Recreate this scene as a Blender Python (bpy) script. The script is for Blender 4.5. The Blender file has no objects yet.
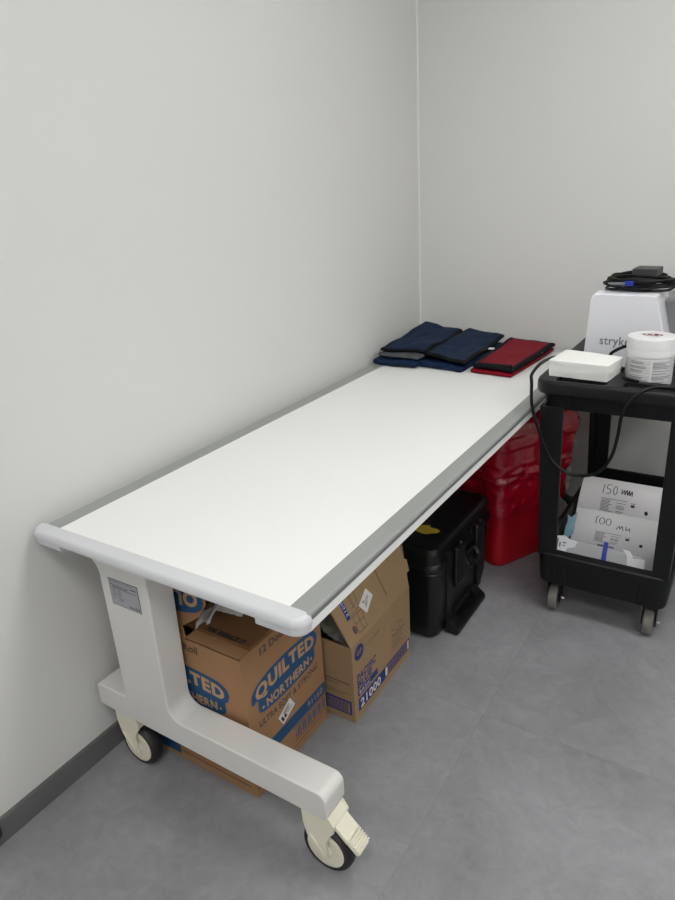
import bpy, bmesh, math, random
from mathutils import Vector, Matrix, noise
sc = bpy.context.scene
C = sc.collection
PI = math.pi
random.seed(4)

# ------------------------------------------------------------------ helpers
def lin(c):
    return tuple((v/12.92 if v <= .04045 else ((v+.055)/1.055)**2.4) for v in (x/255 for x in c))

def mat(name, rgb, rough=.5, metal=0., spec=.5, coat=0., var=0., vscale=8., bump=0., bscale=60., bdist=.002, alpha=1., detail=4., stretch=None, sheen=0.):
    m = bpy.data.materials.new(name); m.use_nodes = True
    nt = m.node_tree; b = nt.nodes['Principled BSDF']
    col = lin(rgb)
    b.inputs['Base Color'].default_value = (*col, 1)
    b.inputs['Roughness'].default_value = rough
    b.inputs['Metallic'].default_value = metal
    b.inputs['Specular IOR Level'].default_value = spec
    b.inputs['Coat Weight'].default_value = coat
    b.inputs['Coat Roughness'].default_value = .15
    b.inputs['Alpha'].default_value = alpha
    b.inputs['Sheen Weight'].default_value = sheen
    tc = nt.nodes.new('ShaderNodeTexCoord')
    src = tc.outputs['Object']
    if stretch:
        mp = nt.nodes.new('ShaderNodeMapping'); mp.inputs['Scale'].default_value = stretch
        nt.links.new(src, mp.inputs['Vector']); src = mp.outputs['Vector']
    if var:
        n = nt.nodes.new('ShaderNodeTexNoise'); n.inputs['Scale'].default_value = vscale; n.inputs['Detail'].default_value = detail
        r = nt.nodes.new('ShaderNodeMapRange')
        r.inputs['From Min'].default_value = .3; r.inputs['From Max'].default_value = .7
        r.inputs['To Min'].default_value = 1-var; r.inputs['To Max'].default_value = 1+var
        mx = nt.nodes.new('ShaderNodeMix'); mx.data_type = 'RGBA'; mx.blend_type = 'MULTIPLY'; mx.inputs['Factor'].default_value = 1
        mx.inputs[6].default_value = (*col, 1)
        nt.links.new(src, n.inputs['Vector']); nt.links.new(n.outputs['Fac'], r.inputs['Value'])
        nt.links.new(r.outputs['Result'], mx.inputs[7]); nt.links.new(mx.outputs[2], b.inputs['Base Color'])
    if bump:
        n2 = nt.nodes.new('ShaderNodeTexNoise'); n2.inputs['Scale'].default_value = bscale; n2.inputs['Detail'].default_value = 3
        bp = nt.nodes.new('ShaderNodeBump'); bp.inputs['Strength'].default_value = bump; bp.inputs['Distance'].default_value = bdist
        nt.links.new(src, n2.inputs['Vector']); nt.links.new(n2.outputs['Fac'], bp.inputs['Height']); nt.links.new(bp.outputs['Normal'], b.inputs['Normal'])
    return m

def root_loc(p):
    v = Vector((0, 0, 0))
    while p is not None:
        v += p.location; p = p.parent
    return v

def smooth(me, ang=35):
    for p in me.polygons: p.use_smooth = True
    me.set_sharp_from_angle(angle=math.radians(ang))

def obj(name, bm, m, parent=None, ang=35, origin=None):
    """link a bmesh given in world coordinates as ONE mesh object (in its parent's frame)"""
    off = root_loc(parent) if parent is not None else (Vector(origin) if origin else Vector((0, 0, 0)))
    for v in bm.verts: v.co -= off
    me = bpy.data.meshes.new(name); bm.to_mesh(me); bm.free()
    for x in (m if isinstance(m, (list, tuple)) else [m]): me.materials.append(x)
    smooth(me, ang)
    o = bpy.data.objects.new(name, me); C.objects.link(o)
    if ang < 50:
        wn = o.modifiers.new('weighted', 'WEIGHTED_NORMAL'); wn.keep_sharp = True; wn.weight = 60
    if parent is not None: o.parent = parent
    else: o.location = off
    return o

def tag(o, label, cat, group=None):
    o['label'] = label; o['category'] = cat
    if group: o['group'] = group
    return o

def thing(name, label, cat, loc, group=None):
    o = bpy.data.objects.new(name, None); C.objects.link(o); o.location = loc; o.empty_display_size = .05
    return tag(o, label, cat, group)

def struct(name, bm, m, ang=35):
    o = obj(name, bm, m, ang=ang); o['kind'] = 'structure'; return o

def bmn(): return bmesh.new()

def add_box(bm, x0, x1, y0, y1, z0, z1, bev=0., seg=2, M=None):
    r = bmesh.ops.create_cube(bm, size=1)
    vs = r['verts']
    for v in vs:
        v.co = Vector((x0+(v.co.x+.5)*(x1-x0), y0+(v.co.y+.5)*(y1-y0), z0+(v.co.z+.5)*(z1-z0)))
    if bev:
        es = list({e for v in vs for e in v.link_edges})
        r = bmesh.ops.bevel(bm, geom=es, offset=bev, segments=seg, profile=.5, affect='EDGES')
        vs = list({v for f in r['faces'] for v in f.verts} | {v for v in vs if v.is_valid})
    if M is not None:
        for v in vs: v.co = M @ v.co
    return vs

def loft(bm, rings, cap0=True, cap1=True, closed=True):
    R = [[bm.verts.new(p) for p in ring] for ring in rings]
    n = len(R[0])
    for a, b in zip(R, R[1:]):
        for i in range(n if closed else n-1):
            j = (i+1) % n
            bm.faces.new((a[i], a[j], b[j], b[i]))
    if cap0: bm.faces.new(R[0][::-1])
    if cap1: bm.faces.new(R[-1])
    return R

def prism(bm, pts, fn, a, b, bev=0., seg=2):
    """extrude outline pts (u,v) between a and b; fn(u,v,w)->xyz"""
    A = [bm.verts.new(fn(u, v, a)) for u, v in pts]; B = [bm.verts.new(fn(u, v, b)) for u, v in pts]
    n = len(pts)
    fa = bm.faces.new(A[::-1]); fb = bm.faces.new(B)
    for i in range(n):
        j = (i+1) % n; bm.faces.new((A[i], A[j], B[j], B[i]))
    bmesh.ops.recalc_face_normals(bm, faces=bm.faces)
    if bev:
        es = list(set(fa.edges) | set(fb.edges))
        bmesh.ops.bevel(bm, geom=es, offset=bev, segments=seg, profile=.5, affect='EDGES')

def catmull(pts, n=10, closed=False):
    P = [Vector(p) for p in pts]; out = []
    N = len(P)
    for i in range(N if closed else N-1):
        if closed: p0, p1, p2, p3 = P[(i-1) % N], P[i], P[(i+1) % N], P[(i+2) % N]
        else: p0, p1, p2, p3 = P[max(i-1, 0)], P[i], P[i+1], P[min(i+2, N-1)]
        for k in range(n):
            t = k/n
            out.append(.5*((2*p1)+(-p0+p2)*t+(2*p0-5*p1+4*p2-p3)*t*t+(-p0+3*p1-3*p2+p3)*t**3))
    if not closed: out.append(P[-1])
    return out

def tube(bm, pts, r, seg=8, closed=False):
    n = len(pts); rings = []
    up = None
    for i, p in enumerate(pts):
        a = pts[(i-1) % n] if closed else pts[max(i-1, 0)]; b = pts[(i+1) % n] if closed else pts[min(i+1, n-1)]
        t = (b-a).normalized()
        if up is None: up = t.orthogonal().normalized()
        up = (up - t*up.dot(t)).normalized(); sd = t.cross(up)
        rr = r(i/(n-1)) if callable(r) else r
        rings.append([p + (up*math.cos(k*2*PI/seg)+sd*math.sin(k*2*PI/seg))*rr for k in range(seg)])
    if closed: rings.append(rings[0][:]); loft(bm, rings, False, False); bmesh.ops.remove_doubles(bm, verts=bm.verts, dist=1e-6)
    else: loft(bm, rings)

def lathe(bm, prof, fn, seg=40):
    """prof: (r, h); fn(x, y, h)->xyz"""
    rings = [[fn(r*math.cos(k*2*PI/seg), r*math.sin(k*2*PI/seg), h) for k in range(seg)] for r, h in prof]
    loft(bm, rings)
    bmesh.ops.recalc_face_normals(bm, faces=bm.faces)

def rrect(x0, x1, y0, y1, r, n=6):
    out = []
    for cx, cy, a0 in ((x1-r, y1-r, 0), (x0+r, y1-r, PI/2), (x0+r, y0+r, PI), (x1-r, y0+r, 1.5*PI)):
        for k in range(n+1):
            a = a0+k*PI/2/n; out.append((cx+r*math.cos(a), cy+r*math.sin(a)))
    return out

def boolean(o, cutters):
    """subtract cutter bmeshes from a mesh object, applied"""
    tmp = []
    for bm in cutters:
        me = bpy.data.meshes.new('cut'); bm.to_mesh(me); bm.free()
        c = bpy.data.objects.new('cut', me); C.objects.link(c); c.location = root_loc(o)*0
        md = o.modifiers.new('b', 'BOOLEAN'); md.object = c; md.operation = 'DIFFERENCE'; md.solver = 'EXACT'
        tmp.append(c)
    bpy.context.view_layer.update()
    dg = bpy.context.evaluated_depsgraph_get()
    me = bpy.data.meshes.new_from_object(o.evaluated_get(dg))
    o.modifiers.clear(); o.data = me
    smooth(me)
    for c in tmp: bpy.data.objects.remove(c)

_tc = {}
def text2d(s, bold=0., spacing=1., shear=0.):
    """outline text with unit cap height, x from 0: returns (verts, faces, width)"""
    key = (s, bold, spacing, shear)
    if key in _tc: return _tc[key]
    if s == 'T':
        h = .13+bold*1.6; V_ = [(0, 1-h*1.55), (0, 1), (.74+bold*2, 1), (.74+bold*2, 1-h*1.55)]; w = V_[2][0]; c = w/2
        V_ = [(0, 1), (0, 1-h*1.3), (c-h*.68, 1-h*1.3), (c-h*.68, 0), (c+h*.68, 0), (c+h*.68, 1-h*1.3), (w, 1-h*1.3), (w, 1)]
        _tc[key] = (V_, [(0, 1, 2, 5, 6, 7), (2, 3, 4, 5)], w); return _tc[key]
    if '|' in s:
        V_, F_, x_ = [], [], 0.
        for part in s.split('|'):
            vs, fs, w = text2d(part, bold, spacing, shear); n0 = len(V_)
            V_ += [(x+x_, y) for x, y in vs]; F_ += [tuple(i+n0 for i in f) for f in fs]; x_ += w+(.11 if part not in 'RL' else .05)
        _tc[key] = (V_, F_, x_-.11 if s[-1] not in 'RL' else x_-.05); return _tc[key]
    cu = bpy.data.curves.new('t', 'FONT'); cu.body = s; cu.offset = bold; cu.space_character = spacing; cu.shear = shear
    cu.resolution_u = 3
    o = bpy.data.objects.new('t', cu); C.objects.link(o)
    bpy.context.view_layer.update()
    dg = bpy.context.evaluated_depsgraph_get()
    me = bpy.data.meshes.new_from_object(o.evaluated_get(dg))
    vs = [(v.co.x, v.co.y) for v in me.vertices]; fs = [tuple(p.vertices) for p in me.polygons]
    bpy.data.objects.remove(o); bpy.data.meshes.remove(me)
    x0 = min(v[0] for v in vs); x1 = max(v[0] for v in vs); y0 = min(v[1] for v in vs); y1 = max(v[1] for v in vs)
    k = 1/.72
    vs = [((x-x0)*k, y*k) for x, y in vs]
    _tc[key] = (vs, fs, (x1-x0)*k)
    return _tc[key]

class Print:
    """ink printed on a surface: polygons in the surface's own (u, v)"""
    def __init__(s, surf, mats):
        s.surf = surf; s.mats = mats; s.bm = bmn()
    def poly(s, pts, m=0, lay=1):
        vs = [s.bm.verts.new(s.surf(u, v, .0004*lay)) for u, v in pts]
        f = s.bm.faces.new(vs); f.material_index = m
    def rect(s, u0, u1, v0, v1, m=0, lay=1): s.poly([(u0, v0), (u1, v0), (u1, v1), (u0, v1)], m, lay)
    def quadline(s, a, b, w, m=0, lay=1):
        d = Vector((b[0]-a[0], b[1]-a[1])); n = Vector((-d.y, d.x)).normalized()*w/2
        s.poly([(a[0]+n.x*-1, a[1]-n.y), (b[0]-n.x, b[1]-n.y), (b[0]+n.x, b[1]+n.y), (a[0]+n.x, a[1]+n.y)], m, lay)
    def line(s, pts, w, m=0, lay=1):
        for a, b in zip(pts, pts[1:]): s.quadline(a, b, w, m, lay)
    def stroke(s, pts, w, m=0, lay=1, n=5):
        q = catmull([(x, y, 0) for x, y in pts], n); s.line([(p.x, p.y) for p in q], w, m, lay)
    def text(s, st, u, v, h, width=None, m=0, lay=1, bold=.0, spacing=1.07, warp=None, shear=0., rot=0.):
        vs, fs, w = text2d(st, bold, spacing, shear)
        kx = width/w if width else h
        P = []
        for x, y in vs:
            a, b = x*kx, y*h
            if warp: a, b = warp(a/(w*kx), a, b)
            if rot: a, b = a*math.cos(rot)-b*math.sin(rot), a*math.sin(rot)+b*math.cos(rot)
            P.append(s.bm.verts.new(s.surf(u+a, v+b, .0004*lay)))
        for f in fs:
            try: s.bm.faces.new([P[i] for i in f]).material_index = m
            except ValueError: pass
    def build(s, name, parent):
        # printed faces look along the surface's outward normal
        a, b, c = s.surf(0, 0, 0), s.surf(.01, 0, 0), s.surf(0, .01, 0); nn = s.surf(0, 0, .01)-a
        for f in s.bm.faces:
            f.normal_update()
        return obj(name, s.bm, s.mats, parent, ang=180)

def plane(P0, U, V):
    P0, U, V = Vector(P0), Vector(U).normalized(), Vector(V).normalized(); N = U.cross(V)
    return lambda u, v, d=0.: P0+U*u+V*v+N*d

def V3(*a): return Vector(a)

# ------------------------------------------------------------------ materials
M = {}
M['wall'] = mat('wall_paint', (214, 214, 211), .6, spec=.3, bump=.08, bscale=350, bdist=.0006)
M['ceiling'] = mat('ceiling_tile', (226, 225, 220), .8)
M['base'] = mat('grey_vinyl_skirting', (98, 99, 99), .45, var=.04)
M['laminate'] = mat('white_laminate', (236, 237, 234), .38, var=.008, vscale=3)
M['rail'] = mat('grey_aluminium', (158, 161, 158), .42, metal=.25, var=.02, vscale=40, stretch=(1, .05, 1))
M['raildark'] = mat('grey_groove', (112, 115, 114), .5)
M['cap'] = mat('white_plastic_cap', (205, 206, 209), .4)
M['steel_white'] = mat('white_powder_coat', (212, 211, 207), .38, bump=.05, bscale=400, bdist=.0004)
M['cream'] = mat('cream_plastic', (222, 219, 199), .42)
M['rubber'] = mat('black_rubber', (27, 28, 31), .55)
M['label'] = mat('silver_label', (158, 159, 164), .35)
M['ink'] = mat('black_ink', (30, 31, 36), .5)
M['card'] = mat('corrugated_card', (158, 121, 87), .8, var=.05, vscale=12, spec=.2, bump=.15, bscale=30, bdist=.001, stretch=(1, 1, .3))
M['card_in'] = mat('inner_card', (122, 89, 58), .85, var=.05, vscale=9, spec=.2)
M['qblue'] = mat('teal_blue_ink', (28, 74, 116), .7)
M['qtan'] = mat('tan_letters', (178, 144, 104), .8)
M['qdark'] = mat('brown_ink', (78, 66, 62), .75)
M['sticker'] = mat('white_paper_sticker', (222, 220, 216), .55)
M['pcard'] = mat('pale_corrugated_card', (160, 133, 101), .8, var=.05, vscale=10, spec=.2, bump=.15, bscale=30, bdist=.001, stretch=(1, 1, .3))
M['pblue'] = mat('navy_ink', (36, 48, 116), .7)
M['pgrey'] = mat('faded_ink', (96, 82, 78), .75)
M['film'] = mat('white_torn_film', (190, 188, 184), .35, bump=.4, bscale=25, bdist=.006)
M['greyfilm'] = mat('grey_crumpled_film', (112, 110, 104), .35, bump=.6, bscale=22, bdist=.01)
M['case'] = mat('black_case_plastic', (9, 10, 12), .42, bump=.15, bscale=300, bdist=.0006)
M['case_trim'] = mat('black_gloss_plastic', (15, 15, 17), .3)
M['screw'] = mat('bright_steel', (170, 170, 172), .3, metal=.9)
M['yellow'] = mat('yellow_sticker', (170, 148, 40), .6, var=.2, vscale=50)
M['binred'] = mat('red_bin_plastic', (172, 8, 30), .38)
M['bag'] = mat('red_liner_film', (170, 10, 36), .22, coat=.5, bump=.8, bscale=26, bdist=.009, stretch=(1, 1, .6))
M['cart'] = mat('black_cart_plastic', (10, 12, 14), .45, spec=.35, bump=.2, bscale=260, bdist=.0008)
M['tyre'] = mat('grey_rubber_tyre', (112, 109, 104), .6, var=.08, vscale=60)
M['cord'] = mat('black_cord', (9, 9, 11), .45, spec=.3)
M['adapter'] = mat('charcoal_plastic', (48, 48, 50), .4)
M['plugblue'] = mat('blue_plug', (22, 48, 150), .4)
M['plugclear'] = mat('pale_cable_end', (120, 124, 128), .35)
M['device'] = mat('white_device_plastic', (222, 223, 228), .3)
M['device_grey'] = mat('grey_device_plastic', (126, 128, 128), .42)
M['logo'] = mat('grey_print', (118, 119, 122), .5)
M['tub'] = mat('white_tub_plastic', (232, 232, 232), .32)
M['tublabel'] = mat('pale_tub_label', (208, 209, 209), .4)
M['redink'] = mat('red_ink', (176, 52, 62), .5)
M['paper'] = mat('white_tissue_paper', (236, 236, 232), .75, bump=.35, bscale=30, bdist=.004, stretch=(1, 1, .6))
M['packet'] = mat('white_packet_card', (236, 235, 236), .5)
M['pouch'] = mat('grey_pouch_film', (182, 183, 186), .35)
M['pouchwhite'] = mat('white_pouch_end', (230, 231, 234), .4, bump=.3, bscale=40, bdist=.004)
M['bluetape'] = mat('blue_strip', (36, 62, 170), .4)
M['mask'] = mat('light_blue_tissue', (150, 190, 206), .8)
M['navy'] = mat('navy_nylon', (12, 33, 62), .62, var=.1, vscale=30, spec=.15, bump=.25, bscale=40, bdist=.004)
M['binding'] = mat('black_binding', (9, 10, 15), .8, spec=.2)
M['greylin'] = mat('grey_lining', (72, 74, 78), .75, var=.08, vscale=60)
M['redcloth'] = mat('crimson_nylon', (122, 9, 30), .6, var=.06, vscale=30, spec=.12, bump=.3, bscale=36, bdist=.004)

def floor_material():
    m = bpy.data.materials.new('grey_stone_vinyl'); m.use_nodes = True
    nt = m.node_tree; N = nt.nodes; L = nt.links; b = N['Principled BSDF']
    tc = N.new('ShaderNodeTexCoord')
    mp = N.new('ShaderNodeMapping'); mp.inputs['Location'].default_value = (-.843, -.65, 0)
    L.new(tc.outputs['Object'], mp.inputs['Vector'])
    sep = N.new('ShaderNodeSeparateXYZ'); L.new(mp.outputs['Vector'], sep.inputs[0])
    def math_(op, a, bb=None):
        n = N.new('ShaderNodeMath'); n.operation = op
        for i, v in enumerate((a, bb)):
            if v is None: continue
            if isinstance(v, (int, float)): n.inputs[i].default_value = v
            else: L.new(v, n.inputs[i])
        return n.outputs[0]
    cells = []; lines = []
    for ax, size in (('X', .92), ('Y', 1.22)):
        s = math_('DIVIDE', sep.outputs[ax], size)
        cells.append(math_('FLOOR', s))
        fr = math_('FRACT', s)
        e = math_('MULTIPLY', math_('MINIMUM', fr, math_('SUBTRACT', 1., fr)), size)
        lines.append(e)
    edge = math_('MINIMUM', lines[0], lines[1])
    seam = N.new('ShaderNodeMapRange'); seam.inputs['From Min'].default_value = 0; seam.inputs['From Max'].default_value = .0022
    seam.inputs['To Min'].default_value = .84; seam.inputs['To Max'].default_value = 1; L.new(edge, seam.inputs['Value'])
    cv = N.new('ShaderNodeCombineXYZ'); L.new(cells[0], cv.inputs[0]); L.new(cells[1], cv.inputs[1])
    wn = N.new('ShaderNodeTexWhiteNoise'); wn.noise_dimensions = '2D'; L.new(cv.outputs[0], wn.inputs['Vector'])
    # offset the cloudy pattern per tile so that it breaks at the seams
    off = N.new('ShaderNodeVectorMath'); off.operation = 'MULTIPLY_ADD'
    L.new(wn.outputs['Color'], off.inputs[0]); off.inputs[1].default_value = (9, 9, 9); L.new(mp.outputs['Vector'], off.inputs[2])
    n1 = N.new('ShaderNodeTexNoise'); n1.inputs['Scale'].default_value = 2.6; n1.inputs['Detail'].default_value = 7; n1.inputs['Roughness'].default_value = .7; n1.inputs['Distortion'].default_value = .5
    L.new(off.outputs[0], n1.inputs['Vector'])
    n2 = N.new('ShaderNodeTexNoise'); n2.inputs['Scale'].default_value = 22; n2.inputs['Detail'].default_value = 6; n2.inputs['Distortion'].default_value = 1.2
    L.new(off.outputs[0], n2.inputs['Vector'])
    r1 = N.new('ShaderNodeMapRange'); r1.inputs['From Min'].default_value = .3; r1.inputs['From Max'].default_value = .7; r1.inputs['To Min'].default_value = .80; r1.inputs['To Max'].default_value = 1.17
    L.new(n1.outputs['Fac'], r1.inputs['Value'])
    r2 = N.new('ShaderNodeMapRange'); r2.inputs['From Min'].default_value = .3; r2.inputs['From Max'].default_value = .7; r2.inputs['To Min'].default_value = .92; r2.inputs['To Max'].default_value = 1.08
    L.new(n2.outputs['Fac'], r2.inputs['Value'])
    v = math_('MULTIPLY', math_('MULTIPLY', r1.outputs[0], r2.outputs[0]), seam.outputs[0])
    mx = N.new('ShaderNodeMix'); mx.data_type = 'RGBA'; mx.blend_type = 'MULTIPLY'; mx.inputs['Factor'].default_value = 1
    mx.inputs[6].default_value = (*lin((139, 139, 142)), 1); L.new(v, mx.inputs[7]); L.new(mx.outputs[2], b.inputs['Base Color'])
    b.inputs['Roughness'].default_value = .42; b.inputs['Specular IOR Level'].default_value = .4
    bp = N.new('ShaderNodeBump'); bp.inputs['Strength'].default_value = .12; bp.inputs['Distance'].default_value = .001
    L.new(n2.outputs['Fac'], bp.inputs['Height']); L.new(bp.outputs['Normal'], b.inputs['Normal'])
    return m
M['floor'] = floor_material()

# ------------------------------------------------------------------ room
YB, XR, YN, ZC = 2.006, 3.8, -4.3, 2.7
for name, a, m in (('floor', (-.1, XR+.1, YN-.1, YB+.1, -.1, 0), 'floor'), ('ceiling', (-.1, XR+.1, YN-.1, YB+.1, ZC, ZC+.1), 'ceiling'),
                   ('wall_left', (-.1, 0, YN-.1, YB+.1, 0, ZC), 'wall'), ('wall_back', (0, XR, YB, YB+.1, 0, ZC), 'wall'),
                   ('wall_right', (XR, XR+.1, YN-.1, YB+.1, 0, ZC), 'wall'), ('wall_front', (0, XR, YN-.1, YN, 0, ZC), 'wall')):
    bm = bmn(); add_box(bm, *a); struct(name, bm, M[m])
bm = bmn(); prism(bm, [(0, 0), (.011, 0), (.011, .058), (.007, .0645), (0, .0645)], lambda u, v, w: V3(u, w, v), YN, YB); struct('baseboard_left', bm, M['base'])
bm = bmn(); prism(bm, [(0, 0), (.011, 0), (.011, .058), (.007, .0645), (0, .0645)], lambda u, v, w: V3(w, YB-u, v), .011, XR); struct('baseboard_back', bm, M['base'])

bm = bmn(); prism(bm, [(0, 0), (.005, 0), (.0015, .0015), (0, .005)], lambda u, v, w: V3(u, YB-v, w), .0645, ZC); struct('trim_1', bm, M['ceiling'])

# ------------------------------------------------------------------ lamps: recessed ceiling panels
def emit(name, col, s):
    m = bpy.data.materials.new(name); m.use_nodes = True
    nt = m.node_tree; nt.nodes.clear()
    e = nt.nodes.new('ShaderNodeEmission'); e.inputs[0].default_value = (*col, 1); e.inputs[1].default_value = s
    o = nt.nodes.new('ShaderNodeOutputMaterial'); nt.links.new(e.outputs[0], o.inputs[0]); return m
M['lamp'] = emit('lit_diffuser', (1., .996, .993), 9.)
for i, (x, y, lab) in enumerate(((1.35, .70, 'square white ceiling light panel above the far half of the rolling table'),
                                 (2.75, .70, 'square white ceiling light panel on the right, in front of the utility cart'),
                                 (1.35, -1.2, 'square white ceiling light panel just behind the camera, towards the left wall'),
                                 (2.75, -1.2, 'square white ceiling light panel just behind the camera, towards the right wall'),
                                 (1.35, -3.1, 'square white ceiling light panel far behind the camera, towards the left wall'),
                                 (2.75, -3.1, 'square white ceiling light panel far behind the camera, towards the right wall'))):
    t = thing('ceiling_light', lab, 'light', (x, y, ZC-.02), 'ceiling light panels')
    bm = bmn(); add_box(bm, x-.31, x+.31, y-.31, y+.31, ZC-.015, ZC); f = obj('light_frame', bm, M['cap'], t)
    bm = bmn(); add_box(bm, x-.29, x+.29, y-.29, y+.29, ZC-.02, ZC-.015); obj('diffuser', bm, M['lamp'], t)

# ------------------------------------------------------------------ the rolling table
TX0, TX1, TZ, RW = .027, .763, .72, .0455
T = thing('rolling_table', 'long white rolling table with grey side rails standing against the left wall', 'table', (.395, 1., 0))
YE = 1.955
bm = bmn(); add_box(bm, TX0+RW, TX1-RW, 0, YE, TZ-.03, TZ, .001, 1); obj('tabletop', bm, M['laminate'], T)
for side, name in ((0, 'left'), (1, 'right')):
    fx = (lambda u: TX1-u) if side else (lambda u: TX0+u)
    prof = [(RW, TZ-.032), (RW, TZ+.001), (.006, TZ+.002), (.002, TZ), (0, TZ-.004), (0, TZ-.011), (.004, TZ-.012), (.004, TZ-.032)]
    bm = bmn(); prism(bm, prof, lambda u, v, w: V3(fx(u), w, v), -.004, YE); r = obj('side_rail', bm, M['rail'], T)
    bm = bmn(); prism(bm, [(.0, TZ-.013), (.0, TZ-.033), (.003, TZ-.036), (.03, TZ-.036), (.03, TZ-.013)], lambda u, v, w: V3(fx(u), w, v), -.004, YE); s_ = obj('rail_skirt', bm, M['laminate'], r); s_['label'] = 'white lower strip of the rail'
    bm = bmn(); add_box(bm, *( (TX1-.003, TX1+.0007) if side else (TX0-.0007, TX0+.003) ), -.003, YE-.01, TZ-.0128, TZ-.0045); obj('rail_groove', bm, M['raildark'], r)

def end_cap(y_in, sgn):
    bm = bmn()
    # outline in plan: rounded outer corners, bulging slightly beyond the rails
    def ring(ins, z):
        x0, x1 = TX0-.020+ins, TX1+.003-ins; d = .034-ins; r = max(.03-ins, .004); out = []
        out.append((x0, y_in)); 
        for k in range(7):
            a = PI+k*PI/2/6; out.append((x0+r+r*math.cos(a), y_in-sgn*(d-r)+sgn*r*math.sin(a)))
        for k in range(7):
            a = 1.5*PI+k*PI/2/6; out.append((x1-r+r*math.cos(a), y_in-sgn*(d-r)+sgn*r*math.sin(a)))
        out.append((x1, y_in))
        return [V3(x, y, z) for x, y in out]
    zs = [(.006, TZ-.021), (.001, TZ-.019), (.0, TZ-.016), (0, TZ-.010), (.0025, TZ-.003), (.006, TZ+.0005), (.010, TZ+.002), (.028, TZ+.003)]
    loft(bm, [ring(i, z) for i, z in zs])
    bmesh.ops.recalc_face_normals(bm, faces=bm.faces)
    # thicker lugs under both ends
    for k, lim in ((0, TX0+.085), (1, TX1-.10)):
        def lug(ins, z):
            r = ring(ins, z); h = len(r)//2
            if k == 0: q = r[:h]; return q+[V3(lim, q[-1].y, z), V3(lim, y_in, z)]
            q = r[h:]; return [V3(lim, y_in, z), V3(lim, q[0].y, z)]+q
        loft(bm, [lug(.010, TZ-.036), lug(.004, TZ-.034), lug(.002, TZ-.029), lug(.002, TZ-.0195)])
    bmesh.ops.recalc_face_normals(bm, faces=bm.faces)
    return obj('end_cap', bm, M['cap'], T)
end_cap(.0, 1)
end_cap(YE, -1)

def fillet(cx, cz, r, a0, a1, n=8): return [(cx+r*math.cos(a0+(a1-a0)*k/n), cz+r*math.sin(a0+(a1-a0)*k/n)) for k in range(n+1)]
def leg(y0, y1):
    FX0, FX1, FZ0, FZ1 = .026, .736, .178, .246
    out = [(FX0, FZ0+.004), (FX0+.004, FZ0), (FX1-.012, FZ0)]
    out += fillet(FX1-.012, FZ0+.012, .012, -PI/2, 0, 3) + fillet(FX1-.022, FZ1-.022, .022, 0, PI/2)
    out += fillet(.292+.036, FZ1+.036, .036, -PI/2, -PI, 8)                     # sweep from foot into column
    out += [(.300, TZ-.075), (.335, TZ-.052), (.66, TZ-.048), (.66, TZ-.030), (.085, TZ-.030), (.085, TZ-.070), (.092, TZ-.076)]
    out += fillet(.101, TZ-.116, .040, PI/2, 0, 8)                                # flare under the top
    out += [(.140, FZ1+.01), (.139, FZ1), (FX0+.01, FZ1), (FX0, FZ1-.008)]
    bm = bmn(); prism(bm, out, lambda u, v, w: V3(u, w, v), y0, y1, .004, 3)
    return obj('leg', bm, M['steel_white'], T)
l1 = leg(.030, .103)
l2 = leg(1.862, 1.935)
# rating plate on the near column
P = Print(plane((0, .030, 0), (1, 0, 0), (0, 0, 1)), [M['label'], M['ink']])
px0, px1, pz0, pz1 = .171, .268, .535, .606
P.rect(px0, px1, pz0, pz1, 1, 1); P.rect(px0+.0015, px1-.0015, pz0+.0015, pz1-.0015, 0, 2)
P.rect(px0+.003, px0+.08, .600, .6008, 1, 3); P.rect(px0+.072, px1-.006, .5915, .594, 1, 3); P.rect(px0+.006, px0+.0095, .5895, .593, 1, 3)
for k, (a, b, z) in enumerate(((.012, .066, .590), (.012, .062, .5865), (.008, .09, .583), (.01, .02, .577), (.026, .04, .577), (.01, .018, .572), (.026, .042, .572), (.01, .02, .567), (.026, .038, .567), (.01, .018, .562), (.026, .036, .562), (.026, .044, .557), (.03, .043, .553), (.01, .018, .556))):
    P.rect(px0+a, px0+b, z-.0006, z+.0006, 1, 3)
for k, x in enumerate((.06, .067, .074, .081, .088)): P.rect(px0+x, px0+x+.0035, .541, .5455, 1, 3)
P.rect(px0+.083, px0+.0845, .540, .549, 1, 3); P.rect(px0+.0905, px0+.0915, .54, .549, 1, 3)
o = P.build('rating_plate', l1); o['label'] = 'grey rating plate with small print'

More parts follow.
